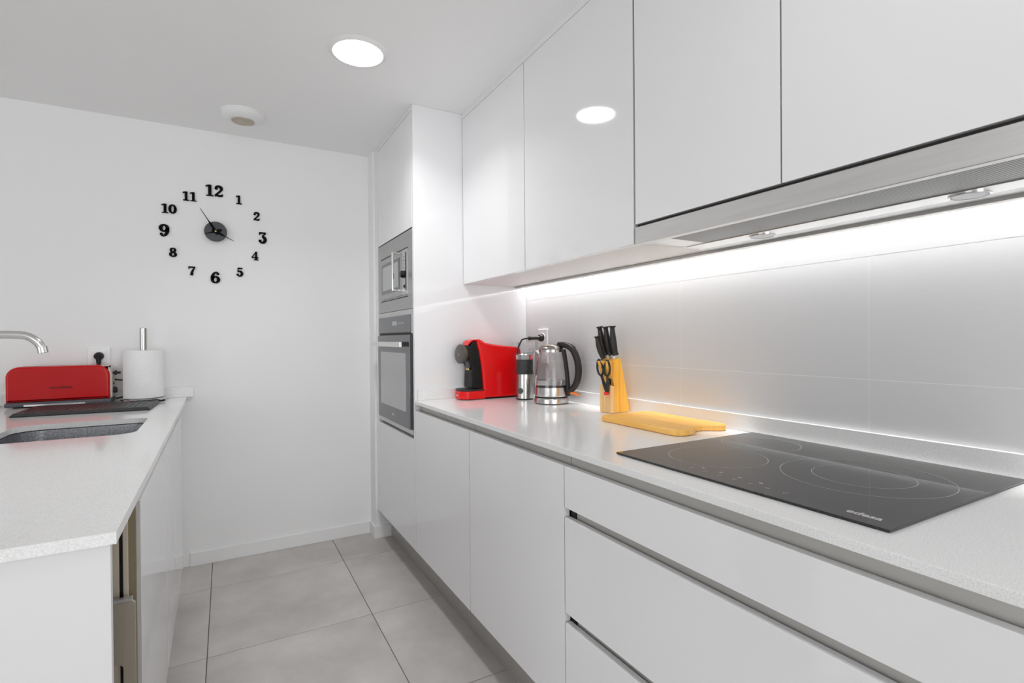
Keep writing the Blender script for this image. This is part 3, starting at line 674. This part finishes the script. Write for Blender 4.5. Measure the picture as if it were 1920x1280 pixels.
# ------------------------------------------------------------------ left run (turned 0.8 degrees to follow the photograph)
PIV = Vector((-.1456, .9583, 0))
XF[0] = Matrix.Translation(PIV) @ Matrix.Rotation(R(0.8), 4, 'Z') @ Matrix.Translation(-PIV)
LX, LY0, LY1, LXB = -.1456, .9583, 3.099, -1.08
LD = LX-.005                                   # front plane of the doors
def LW(x, y):                                  # world point -> frame of the left run
    v = XF[0].inverted() @ Vector((x, y, 0)); return v.x, v.y
SX0, SX1, SY0, SY1 = -.604, -.2345, 1.958, 2.345
def worktop_left():
    bm = B(); z0, z1 = .8521, ZC
    outl = [(LXB, LY0), (LX, LY0), (LX, LY1-.0005), (LXB, LY1+.012)]
    outl[2] = (LX, LY1-.012)
    outl[3] = (LXB, LY1+.001)
    hole = rounded(SX0, SX1, SY0, SY1, (.07, .055, .045, .075), 6)
    for z, flip in ((z1, False), (z0, True)):
        vo = [bm.verts.new((*p, z)) for p in outl]; vh = [bm.verts.new((*p, z)) for p in hole]
        eo = [bm.edges.new((vo[i], vo[(i+1) % 4])) for i in range(4)]
        eh = [bm.edges.new((vh[i], vh[(i+1) % len(vh)])) for i in range(len(vh))]
        bmesh.ops.triangle_fill(bm, edges=eo+eh, use_beauty=True)
        if not flip: top = (vo, vh)
        else: low = (vo, vh)
    for a, b in zip(top, low):
        n = len(a)
        for i in range(n): bm.faces.new((a[i], a[(i+1) % n], b[(i+1) % n], b[i]))
    bmesh.ops.recalc_face_normals(bm, faces=bm.faces)
    return bm
t = thing('worktop', 'speckled white quartz worktop with the sink and red toaster', 'worktop', (-.6, 2.0, .852))
obj('slab', worktop_left(), M['quartz'], t)
bm = B(); box(bm, LXB, LX-.0005, 3.079, 3.0975, ZC+.0002, .9203, .001, 1); bm.transform(XF[0].inverted()); obj('upstand', bm, M['quartz'], t)
# sink bowl
t = thing('kitchen_sink', 'undermounted steel sink bowl in the left worktop', 'sink', ((SX0+SX1)/2, (SY0+SY1)/2, .66))
bm = B(); prev = None
lay = [(-.006, .8518), (-.006, .8505), (.004, .8490), (.004, .70), (.012, .680), (.030, .668)]
rings = []
for ins, z in lay:
    pts = rounded(SX0-.004+ins, SX1+.004-ins, SY0-.004+ins, SY1+.004-ins, (.07, .055, .045, .075), 6)
    rings.append([bm.verts.new((*p, z)) for p in pts])
for a, b in zip(rings, rings[1:]):
    for k in range(len(a)): bm.faces.new((a[k], a[(k+1) % len(a)], b[(k+1) % len(a)], b[k]))
bm.faces.new(rings[-1]); bmesh.ops.recalc_face_normals(bm, faces=bm.faces); bmesh.ops.reverse_faces(bm, faces=bm.faces)
obj('bowl', bm, M['sink'], t, 50)
obj('drain', lathe(B(), [(0, .0015), (.018, .0015), (.040, .003), (.044, 0), (0, 0)], ((SX0+SX1)/2, (SY0+SY1)/2, .6683), 36), M['chrome'], t, 40)
# faucet
fx, fy = LW(-.70, 2.1)
t = thing('faucet', 'chrome kitchen faucet with a curved spout reaching over the sink', 'faucet', (fx, fy, ZC))
obj('body', lathe(B(), [(0, ZC+.0003), (.027, ZC+.0003), (.027, ZC+.006), (.022, ZC+.010), (.022, ZC+.13), (.018, ZC+.15), (.014, ZC+.155), (0, ZC+.155)], (fx, fy, 0), 36), M['chrome'], t, 40)
pts = [(fx, fy, ZC+.15), (fx, fy, 1.13), (fx+.004, fy, 1.155), (fx+.018, fy, 1.172), (fx+.045, fy, 1.1775), (fx+.09, fy, 1.178), (fx+.140, fy, 1.1775), (fx+.168, fy, 1.173), (fx+.190, fy, 1.156), (fx+.200, fy, 1.138), (fx+.204, fy, 1.124)]
sp_ = smooth_path(pts, 5); bm = B(); tube(bm, sp_, .0122, 16, up=(0, 1, 0)); s = obj('spout', bm, M['chrome'], t, 60)
tip = Vector(sp_[-1]); dd = Vector((.16, 0, -1)).normalized()
obj('aerator', cyl(B(), tip-dd*.018, tip+dd*.003, .0136, None, 28, .001), M['chrome'], s, 40)
bm = B(); tube(bm, [(fx, fy-.02, ZC+.10), (fx, fy-.055, ZC+.108), (fx-.004, fy-.10, ZC+.125)], [.008, .007, .006], 12); obj('lever', bm, M['chrome'], t, 60)
# cabinets of the left run
NY0, NY1 = .9745, 1.272
t = thing('open_end_cabinet', 'white end cabinet of the left worktop with its narrow front open', 'cabinet', (-.5, 1.12, 0))
obj('end_panel', box(B(), LXB+.02, LD-.0045, NY0-.002, NY0+.014, .002, .8515), M['end_white'], t)
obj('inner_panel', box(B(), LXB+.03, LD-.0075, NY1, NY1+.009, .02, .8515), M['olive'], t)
obj('bottom_panel', box(B(), LXB+.03, LD-.012, NY0+.0145, NY1-.0005, .13, .146), M['beige'], t)
obj('back_panel', box(B(), LXB+.02, LXB+.03, NY0+.0145, NY1+.008, .02, .8515), M['beige'], t)
obj('upright', box(B(), LD-.0275, LD-.019, NY1-.010, NY1-.0003, .147, .8515, .001, 1), M['beige'], t)
obj('slide_slot', box(B(), LD-.0335, LD-.0277, NY1-.003, NY1-.0003, .147, .8515), M['black'], t)
obj('upright', box(B(), LD-.060, LD-.0337, NY1-.008, NY1-.0003, .147, .8515, .001, 1), M['beige'], t)
pts = None
hole = None
bm = B()
# plate with a long grip slot: built as four bars around the slot
px1, sx1_, sx0_, zt, zs1, zs0 = LD-.006, LD-.0255, -.45, .647, .527, .30
prism(bm, [(sx1_, .16), (px1, .16), (px1, zt-.006), (px1-.006, zt), (sx1_, zt)], 'y', NY1-.032, NY1-.022)
prism(bm, [(sx0_-.1, zs1), (sx1_-.006, zs1), (sx1_-.0001, zs1-.006), (sx1_-.0001, zt), (sx0_-.1, zt)], 'y', NY1-.032, NY1-.022)
prism(bm, [(sx0_-.1, .16), (sx1_, .16), (sx1_, zs0), (sx0_-.1, zs0)], 'y', NY1-.032, NY1-.022)
prism(bm, [(sx0_-.1, zs0), (sx0_, zs0), (sx0_, zs1), (sx0_-.1, zs1)], 'y', NY1-.032, NY1-.022)
po = obj('pull_out', bm, M['taupe'], t)
obj('top_rail', box(B(), sx0_-.1, px1-.004, NY1-.0345, NY1-.020, zt+.0002, zt+.006, .001, 1), M['oven_steel'], po)
ZLB, ZLD = .150, .829
for y0, y1, lab in ((1.283, 1.893, 'white gloss base cabinet beside the open end unit under the left worktop'), (1.893, 2.695, 'white gloss base cabinet below the sink near the back wall')):
    t = thing('base_cabinet', lab, 'cabinet', (LD, (y0+y1)/2, ZLB))
    obj('door', box(B(), LD-.019, LD, y0+.0018, y1-.0018, ZLB, ZLD, .0012, 2), M['lacquer'], t, 40)
    obj('door_edge', box(B(), LD-.0195, LD-.0005, y0+.0008, y0+.0016, ZLB, ZLD), M['aluminium'], t)
    bm = B()
    if y0 > 1.8:
        box(bm, LXB+.03, LD-.043, y0+.001, y1-.001, ZLB, .66); box(bm, LXB+.03, LD-.043, y0+.001, y0+.018, .66, .8515); box(bm, LXB+.03, LD-.043, y1-.018, y1-.001, .66, .8515)
    else: box(bm, LXB+.03, LD-.043, y0+.001, y1-.001, ZLB, .8515)
    obj('carcass', bm, M['carcass'], t)
    obj('grip_channel', prism(B(), [(LD-.022, ZLD-.018), (LD-.022, ZLD-.014), (LD-.036, ZLD-.014), (LD-.038, ZLD-.008), (LD-.038, .8515), (LD-.0405, .8515), (LD-.0405, ZLD-.018)], 'y', y0+.001, y1-.001), M['aluminium'], t)
bm = B(); box(bm, LD-.075, LD-.058, 2.697, 3.06, .002, .8515); struct('trim_2', bm, M['trim'])
bm = B(); box(bm, LD-.075, LD-.060, 1.30, 2.695, .001, ZLB-.001); struct('baseboard_left', bm, M['plinth'])
XF[0] = Matrix.Identity(4)

# ------------------------------------------------------------------ things on the left worktop
# toaster
tx0, tx1, ty0, ty1 = -.823, -.4655, 2.957, 3.061
t = thing('toaster', 'red long-slot toaster with grey base on the left worktop', 'toaster', ((tx0+tx1)/2, 3.01, ZC))
def tprof(x0, x1, z0, z1, r): return rounded(x0, x1, z0, z1, (.006, .006, r, r), 8)
obj('shell', prism(B(), tprof(tx0, tx1-.002, .895, 1.048, .046), 'y', ty0, ty0+.036, .010, 4), M['red_metal'], t, 60)
obj('shell', prism(B(), tprof(tx0, tx1-.002, .895, 1.048, .046), 'y', ty1-.036, ty1, .010, 4), M['red_metal'], t, 60)
obj('body', prism(B(), tprof(tx0+.003, tx1+.001, .8955, 1.0465, .044), 'y', ty0+.030, ty1-.030), M['cream'], t, 60)
obj('end_panel', prism(B(), tprof(tx1-.05, tx1+.0035, .8955, 1.042, .040), 'y', ty0+.014, ty1-.014), M['cream'], t, 60)
b = B(); box(b, tx0-.003, tx1+.004, ty0-.003, ty1+.003, .8745, .8950, .005, 2); obj('base', b, M['grey_plastic'], t, 40)
obj('slot', box(B(), tx0+.05, tx1-.05, 3.000, 3.020, 1.0405, 1.0472), M['dark_gap'], t)
obj('crumb_tray', box(B(), tx0+.06, tx1-.09, ty0-.0042, ty0-.003, .8770, .8840), M['steel'], t)
for x in (tx0+.03, tx1-.03):
    for y in (ty0+.02, ty1-.02): obj('foot', cyl(B(), (x, y, ZC+.0002), (x, y, .8746), .010), M['black'], t)
bm = B(); box(bm, tx1+.003, tx1+.030, 3.000, 3.028, 1.004, 1.014, .002, 2); box(bm, tx1+.010, tx1+.016, 2.998, 3.030, .998, 1.020, .001, 1); obj('lever', bm, M['black'], t, 40)
obj('knob', cyl(B(), (tx1+.0035, 3.012, .929), (tx1+.018, 3.012, .929), .015, .013, 24, .002), M['black_soft'], t, 40)
obj('button', cyl(B(), (tx1+.0035, 3.012, .960), (tx1+.007, 3.012, .960), .005), M['black_soft'], t)
text('logo', 'moulinex', .021, M['black'], t, frame_m((-.637, ty0-.0002, .9545), (1, 0, 0), (0, 0, 1)), .0003)
# drying mat
ma = [(-.716, 2.606), (-.275, 2.578), (-.268, 2.872), (-.716, 2.900)]
bm = B()
def lay4(pts, z, ins):
    cx = sum(p[0] for p in pts)/4; cy = sum(p[1] for p in pts)/4
    return [bm.verts.new((p[0]-math.copysign(ins, p[0]-cx), p[1]-math.copysign(ins, p[1]-cy), z)) for p in pts]
ls = [lay4(ma, ZC+.0003, .004), lay4(ma, ZC+.004, 0), lay4(ma, ZC+.014, .010), lay4(ma, ZC+.0145, .016), lay4(ma, ZC+.0115, .020)]
bm.faces.new(ls[0][::-1])
for a, b in zip(ls, ls[1:]):
    for k in range(4): bm.faces.new((a[k], a[(k+1) % 4], b[(k+1) % 4], b[k]))
bm.faces.new(ls[-1]); bmesh.ops.recalc_face_normals(bm, faces=bm.faces)
t = thing('drying_mat', 'dark grey ribbed drying mat in front of the toaster', 'mat', (-.5, 2.74, ZC))
mb = obj('tray', bm, M['rubber_grey'], t, 30)
bm = B()
for k in range(18):
    x = -.69+.0232*k; box(bm, x, x+.008, 2.630-.06*(x+.69)+.01, 2.865, ZC+.0113, ZC+.0132)
r_ = obj('ribs', bm, M['rubber_grey'], t); r_['kind'] = 'stuff'
# paper towel holder and roll
hx, hy = -.342, 2.985
t = thing('paper_towel_holder', 'steel paper towel holder behind the drying mat', 'holder', (hx, hy, ZC))
obj('base', lathe(B(), [(0, ZC+.0003), (.088, ZC+.0003), (.090, ZC+.003), (.090, ZC+.014), (.087, ZC+.017), (0, ZC+.017)], (hx, hy, 0), 56), M['chrome'], t, 40)
obj('post', lathe(B(), [(0, ZC+.017), (.0145, ZC+.017), (.0145, 1.216), (.013, 1.218), (0, 1.218)], (hx, hy, 0), 32), M['steel_v'], t, 40)
bm = B(); a0 = Vector((hx+.045, hy-.083, ZC+.009)); tube(bm, smooth_path([a0, a0+Vector((.012, -.006, .002)), a0+Vector((.028, -.002, -.003)), a0+Vector((.042, .010, -.001))], 5), .0045, 10); obj('clip', bm, M['black'], t, 60)
t = obj('paper_towel_roll', lathe(B(), [(.020, ZC+.0185), (.0785, ZC+.0185), (.0800, ZC+.020), (.0800, 1.110), (.0790, 1.1125), (.020, 1.1125)], (hx, hy, 0), 64, close=True), M['paper'], None, 40)
tag(t, 'white paper towel roll standing on the steel holder', 'paper towel')
# grey tray at the left edge of the photograph
t = thing('glass_worktop_saver', 'grey glass board lying at the far left of the left worktop', 'board', (-.92, 2.9, ZC))
bm = B(); prism(bm, [(-1.04, 2.70), (-.815, 2.78), (-.862, 3.05), (-1.04, 3.05)], 'z', ZC+.0035, ZC+.0085, .0012, 2); obj('plate', bm, mat('grey_glass', (.30, .27, .26), .2, noise=(8, .05)), t, 40)
bm = B(); prism(bm, [(-1.035, 2.706), (-.8195, 2.784), (-.8655, 3.046), (-1.035, 3.046)], 'z', ZC+.0003, ZC+.0034); obj('rubber_edge', bm, M['black'], t)
# socket and plug on the back wall
t = thing('wall_socket', 'white wall socket on the back wall above the toaster', 'socket', (-.527, Y0, 1.084))
obj('plate', box(B(), -.571, -.484, Y0-.008, Y0-.0003, 1.040, 1.128, .003, 3), M['socket'], t, 40)
obj('insert', box(B(), -.556, -.499, Y0-.0105, Y0-.006, 1.055, 1.113, .002, 2), M['socket'], t, 40)
t = thing('power_cord', 'black plug and cord hanging from the back wall socket behind the toaster', 'cord', (-.527, Y0-.01, 1.084))
obj('plug', cyl(B(), (-.527, Y0-.0108, 1.086), (-.527, Y0-.032, 1.086), .0195, .0175, 28, .002), M['black'], t, 40)
bm = B(); tube(bm, [(-.527, Y0-.024, 1.088), (-.526, Y0-.030, 1.072), (-.525, Y0-.031, 1.045)], [.012, .0105, .008], 14); obj('strain_relief', bm, M['black'], t, 60)
cpts = smooth_path([(-.525, Y0-.031, 1.05), (-.523, Y0-.028, 1.02), (-.50, Y0-.024, .985), (-.445, Y0-.024, .970), (-.405, Y0-.025, .972), (-.355, Y0-.028, .955), (-.335, Y0-.030, .925), (-.37, Y0-.032, .905), (-.43, Y0-.036, .890), (-.4595, Y0-.04, .884)], 8)
bm = B(); tube(bm, cpts, .0032, 10); obj('cable', bm, M['black'], t, 60)

# ------------------------------------------------------------------ ceiling fittings
def downlight(x, y, lab, k=1.0):
    t = thing('ceiling_downlight', lab, 'ceiling light', (x, y, ZCEIL), 'round ceiling downlights')
    z = ZCEIL
    obj('bezel', lathe(B(), [(.0905, -.010), (.0935, -.011), (.104, -.004), (.110, -.001), (.110, -.0002), (.0905, -.0002)], (x, y, z), 64, close=True), M['trim'], t, 50)
    obj('diffuser', lathe(B(), [(0, -.012), (.078, -.0115), (.0902, -.0095), (.0902, -.001), (0, -.001)], (x, y, z), 64), M['downlight'], t, 50)
    d_ = bpy.data.lights.new('downlight_lamp', 'AREA'); d_.shape = 'DISK'; d_.size = .16; d_.energy = LAMP_POWER*k
    d_.spread = R(LAMP_SPREAD); d_.color = (1, 1, 1)
    lo = bpy.data.objects.new('downlight_lamp', d_); COL.objects.link(lo); lo.parent = t; lo.location = (0, 0, -.0125)
downlight(.448, 1.979, 'round lit ceiling downlight in front of the wall cabinets')
downlight(.455, .315, 'second round ceiling downlight, mirrored as a small glint in the tall cabinet side', LAMP2)
t = thing('ceiling_vent', 'round white ceiling vent with a yellowed grille above the clock', 'vent', (.085, 2.80, ZCEIL))
vc = (.083, 2.790, ZCEIL)
obj('cover', lathe(B(), [(.050, -.0335), (.054, -.0355), (.076, -.030), (.090, -.020), (.0955, -.009), (.0955, -.0055), (.050, -.0055)], vc, 56, close=True), M['trim'], t, 50)
obj('ceiling_ring', lathe(B(), [(.04, -.0052), (.097, -.0052), (.0985, -.003), (.0985, -.0002), (.04, -.0002)], vc, 56, close=True), M['socket'], t, 50)
obj('grille_back', lathe(B(), [(0, -.028), (.0464, -.028), (.0464, -.026), (0, -.026)], vc, 40), M['vent_brown'], t)
bm_r = lathe(B(), [(.0465, -.0375), (.0500, -.0375), (.0500, -.024), (.0465, -.024)], vc, 48, close=True); obj('grille_ring', bm_r, M['vent_cream'], t, 50)
for k in range(-4, 5):
    dy = .0098*k; hw = math.sqrt(max(0, .046**2-dy**2))
    obj('slat', box(B(), vc[0]-hw, vc[0]+hw, vc[1]+dy-.0019, vc[1]+dy+.0019, ZCEIL-.0365, ZCEIL-.0325), M['vent_cream'], t)

# ------------------------------------------------------------------ wall clock with loose numerals
CX, CZ = -.040, 1.7215
t = thing('wall_clock', 'black wall clock with large loose numerals on the back wall', 'clock', (CX, Y0, CZ))
def ell(cx, cy, rx, ry, a0, a1, n=18): return [(cx+rx*math.cos(R(a0+(a1-a0)*k/n)), cy+ry*math.sin(R(a0+(a1-a0)*k/n))) for k in range(n+1)]
def rib(pts, w):
    """outline quads of a stroke with half widths w (number or list)"""
    n = len(pts); q = []
    W = [w]*n if not isinstance(w, (list, tuple)) else [w[0]+(w[1]-w[0])*i/(n-1) if len(w) == 2 else w[i] for i in range(n)]
    L_, R_ = [], []
    for i in range(n):
        a = pts[max(i-1, 0)]; b = pts[min(i+1, n-1)]; dx, dy = b[0]-a[0], b[1]-a[1]; l = math.hypot(dx, dy) or 1
        nx, ny = -dy/l, dx/l
        L_.append((pts[i][0]+nx*W[i], pts[i][1]+ny*W[i])); R_.append((pts[i][0]-nx*W[i], pts[i][1]-ny*W[i]))
    for i in range(n-1): q.append([R_[i], R_[i+1], L_[i+1], L_[i]])
    return q
def bxq(x0, x1, y0, y1): return [[(x0, y0), (x1, y0), (x1, y1), (x0, y1)]]
def ball(x, y, r): return [[(x+r*math.cos(2*PI*k/14), y+r*math.sin(2*PI*k/14)) for k in range(14)]]
def loopw(cx, cy, rx, ry, wt, wn):
    n = 28; p = [(cx+rx*math.cos(2*PI*k/n), cy+ry*math.sin(2*PI*k/n)) for k in range(n+1)]
    return rib(p+[p[1]], [wn+(wt-wn)*abs(math.cos(2*PI*k/n)) for k in range(n+2)])
def digit(c):
    if c == '0': return loopw(.31, .5, .215, .44, .115, .055)
    if c == '1': return bxq(.20, .42, .04, 1)+bxq(.06, .56, 0, .09)+[[(.04, .80), (.22, .86), (.22, 1), (.16, .97), (.04, .93)]]
    if c == '2': return ball(.15, .73, .105)+rib(ell(.30, .72, .20, .225, 178, 20), [.055, .115])+rib(ell(.30, .72, .20, .225, 22, -35, 6)+[(.36, .44), (.22, .28), (.12, .14)], [.115, .06])+rib([(.05, .10), (.20, .13), (.36, .085), (.55, .11)], .085)+rib([(.53, .08), (.57, .26)], [.06, .035])
    if c == '3': return bxq(.08, .53, .86, 1)+rib([(.115, .96), (.10, .74)], [.06, .03])+rib([(.50, .90), (.27, .60)], .05)+rib(ell(.27, .32, .21, .265, 92, -165), [.06, .09, .105]+[.115]*8+[.10, .09, .08, .07, .06, .055, .05, .05])+ball(.13, .22, .11)
    if c == '4': return bxq(.33, .52, .04, 1)+rib([(.40, .97), (.05, .33)], .045)+bxq(.02, .62, .24, .36)+bxq(.22, .62, 0, .09)
    if c == '5': return bxq(.14, .54, .84, .99)+rib([(.175, .95), (.15, .50)], .045)+rib(ell(.29, .32, .21, .265, 135, -162), [.05, .06, .075, .09]+[.115]*8+[.10, .09, .08, .07, .06, .05, .05])+ball(.13, .21, .105)
    if c == '6': return loopw(.315, .31, .195, .25, .11, .06)+rib([(.13, .30), (.12, .50), (.16, .70), (.25, .87), (.38, .945), (.48, .90)], [.10, .115, .10, .08, .055, .05])+ball(.47, .80, .10)
    if c == '7': return bxq(.05, .58, .83, .98)+rib([(.085, .95), (.075, .70)], [.06, .03])+rib([(.545, .88), (.40, .60), (.32, .35), (.285, .02)], [.05, .075, .105, .12])
    if c == '8': return loopw(.31, .745, .165, .20, .095, .055)+loopw(.31, .275, .20, .22, .115, .06)
    if c == '9': return [[(.62-x, 1-y) for x, y in q] for q in digit('6')]
nums = [('12', -.044, 1.937, .058), ('1', .069, 1.904, .045), ('2', .152, 1.825, .045), ('3', .181, 1.712, .060), ('4', .142, 1.611, .046), ('5', .069, 1.520, .047), ('6', -.044, 1.486, .061), ('7', -.148, 1.514, .047), ('8', -.228, 1.603, .046), ('9', -.264, 1.710, .062), ('10', -.243, 1.821, .046), ('11', -.153, 1.894, .046)]
word = {'12': 'twelve', '1': 'one', '2': 'two', '3': 'three', '4': 'four', '5': 'five', '6': 'six', '7': 'seven', '8': 'eight', '9': 'nine', '10': 'ten', '11': 'eleven'}
for s, nx, nz, h in nums:
    bm = B(); tot = .62*len(s)-(.02 if len(s) > 1 else 0)
    wscale = 1.18
    for i, ch in enumerate(s):
        for q in digit(ch):
            pts = [(nx+(x+.58*i-tot/2)*h*wscale, nz+(y-.5)*h) for x, y in q]
            prism(bm, pts, 'y', Y0-.008, Y0-.0004)
    obj('numeral', bm, M['clock_black'], t, label='black slab-serif numeral '+word[s])
obj('disc', lathe(B(), [(0, 0), (.050, 0), (.0515, .0015), (.0515, .006), (.050, .0075), (0, .0075)], (CX, Y0-.020, CZ), 56, Matrix.Rotation(R(90), 4, 'X')), M['clock_disc'], t, 40)
obj('movement', box(B(), CX-.028, CX+.028, Y0-.0199, Y0-.0003, CZ-.028, CZ+.028), M['clock_black'], t)
def hand(dx, dz, wmax, name, y, tail=.018):
    l = math.hypot(dx, dz); ux, uz = dx/l, dz/l; px, pz = -uz, ux
    prof = [(-tail, .004), (-tail*.5, .009), (0, .004), (l*.12, .0065), (l*.32, wmax), (l*.48, .0022), (l, .0011)]
    L_ = [(CX+ux*s+px*w_, CZ+uz*s+pz*w_) for s, w_ in prof]; R_ = [(CX+ux*s-px*w_, CZ+uz*s-pz*w_) for s, w_ in prof]
    bm = B()
    for i in range(len(prof)-1): prism(bm, [R_[i], R_[i+1], L_[i+1], L_[i]], 'y', y-.0008, y)
    return obj(name, bm, M['clock_black'], t)
hand(.083, -.044, .006, 'hour_hand', Y0-.0295)
hand(-.069, .114, .005, 'minute_hand', Y0-.0315)
hand(-.048, -.016, .0045, 'second_hand', Y0-.0335, .03)
obj('hub', cyl(B(), (CX, Y0-.028, CZ), (CX, Y0-.0365, CZ), .0042, None, 20, .001), M['brass'], t, 40)
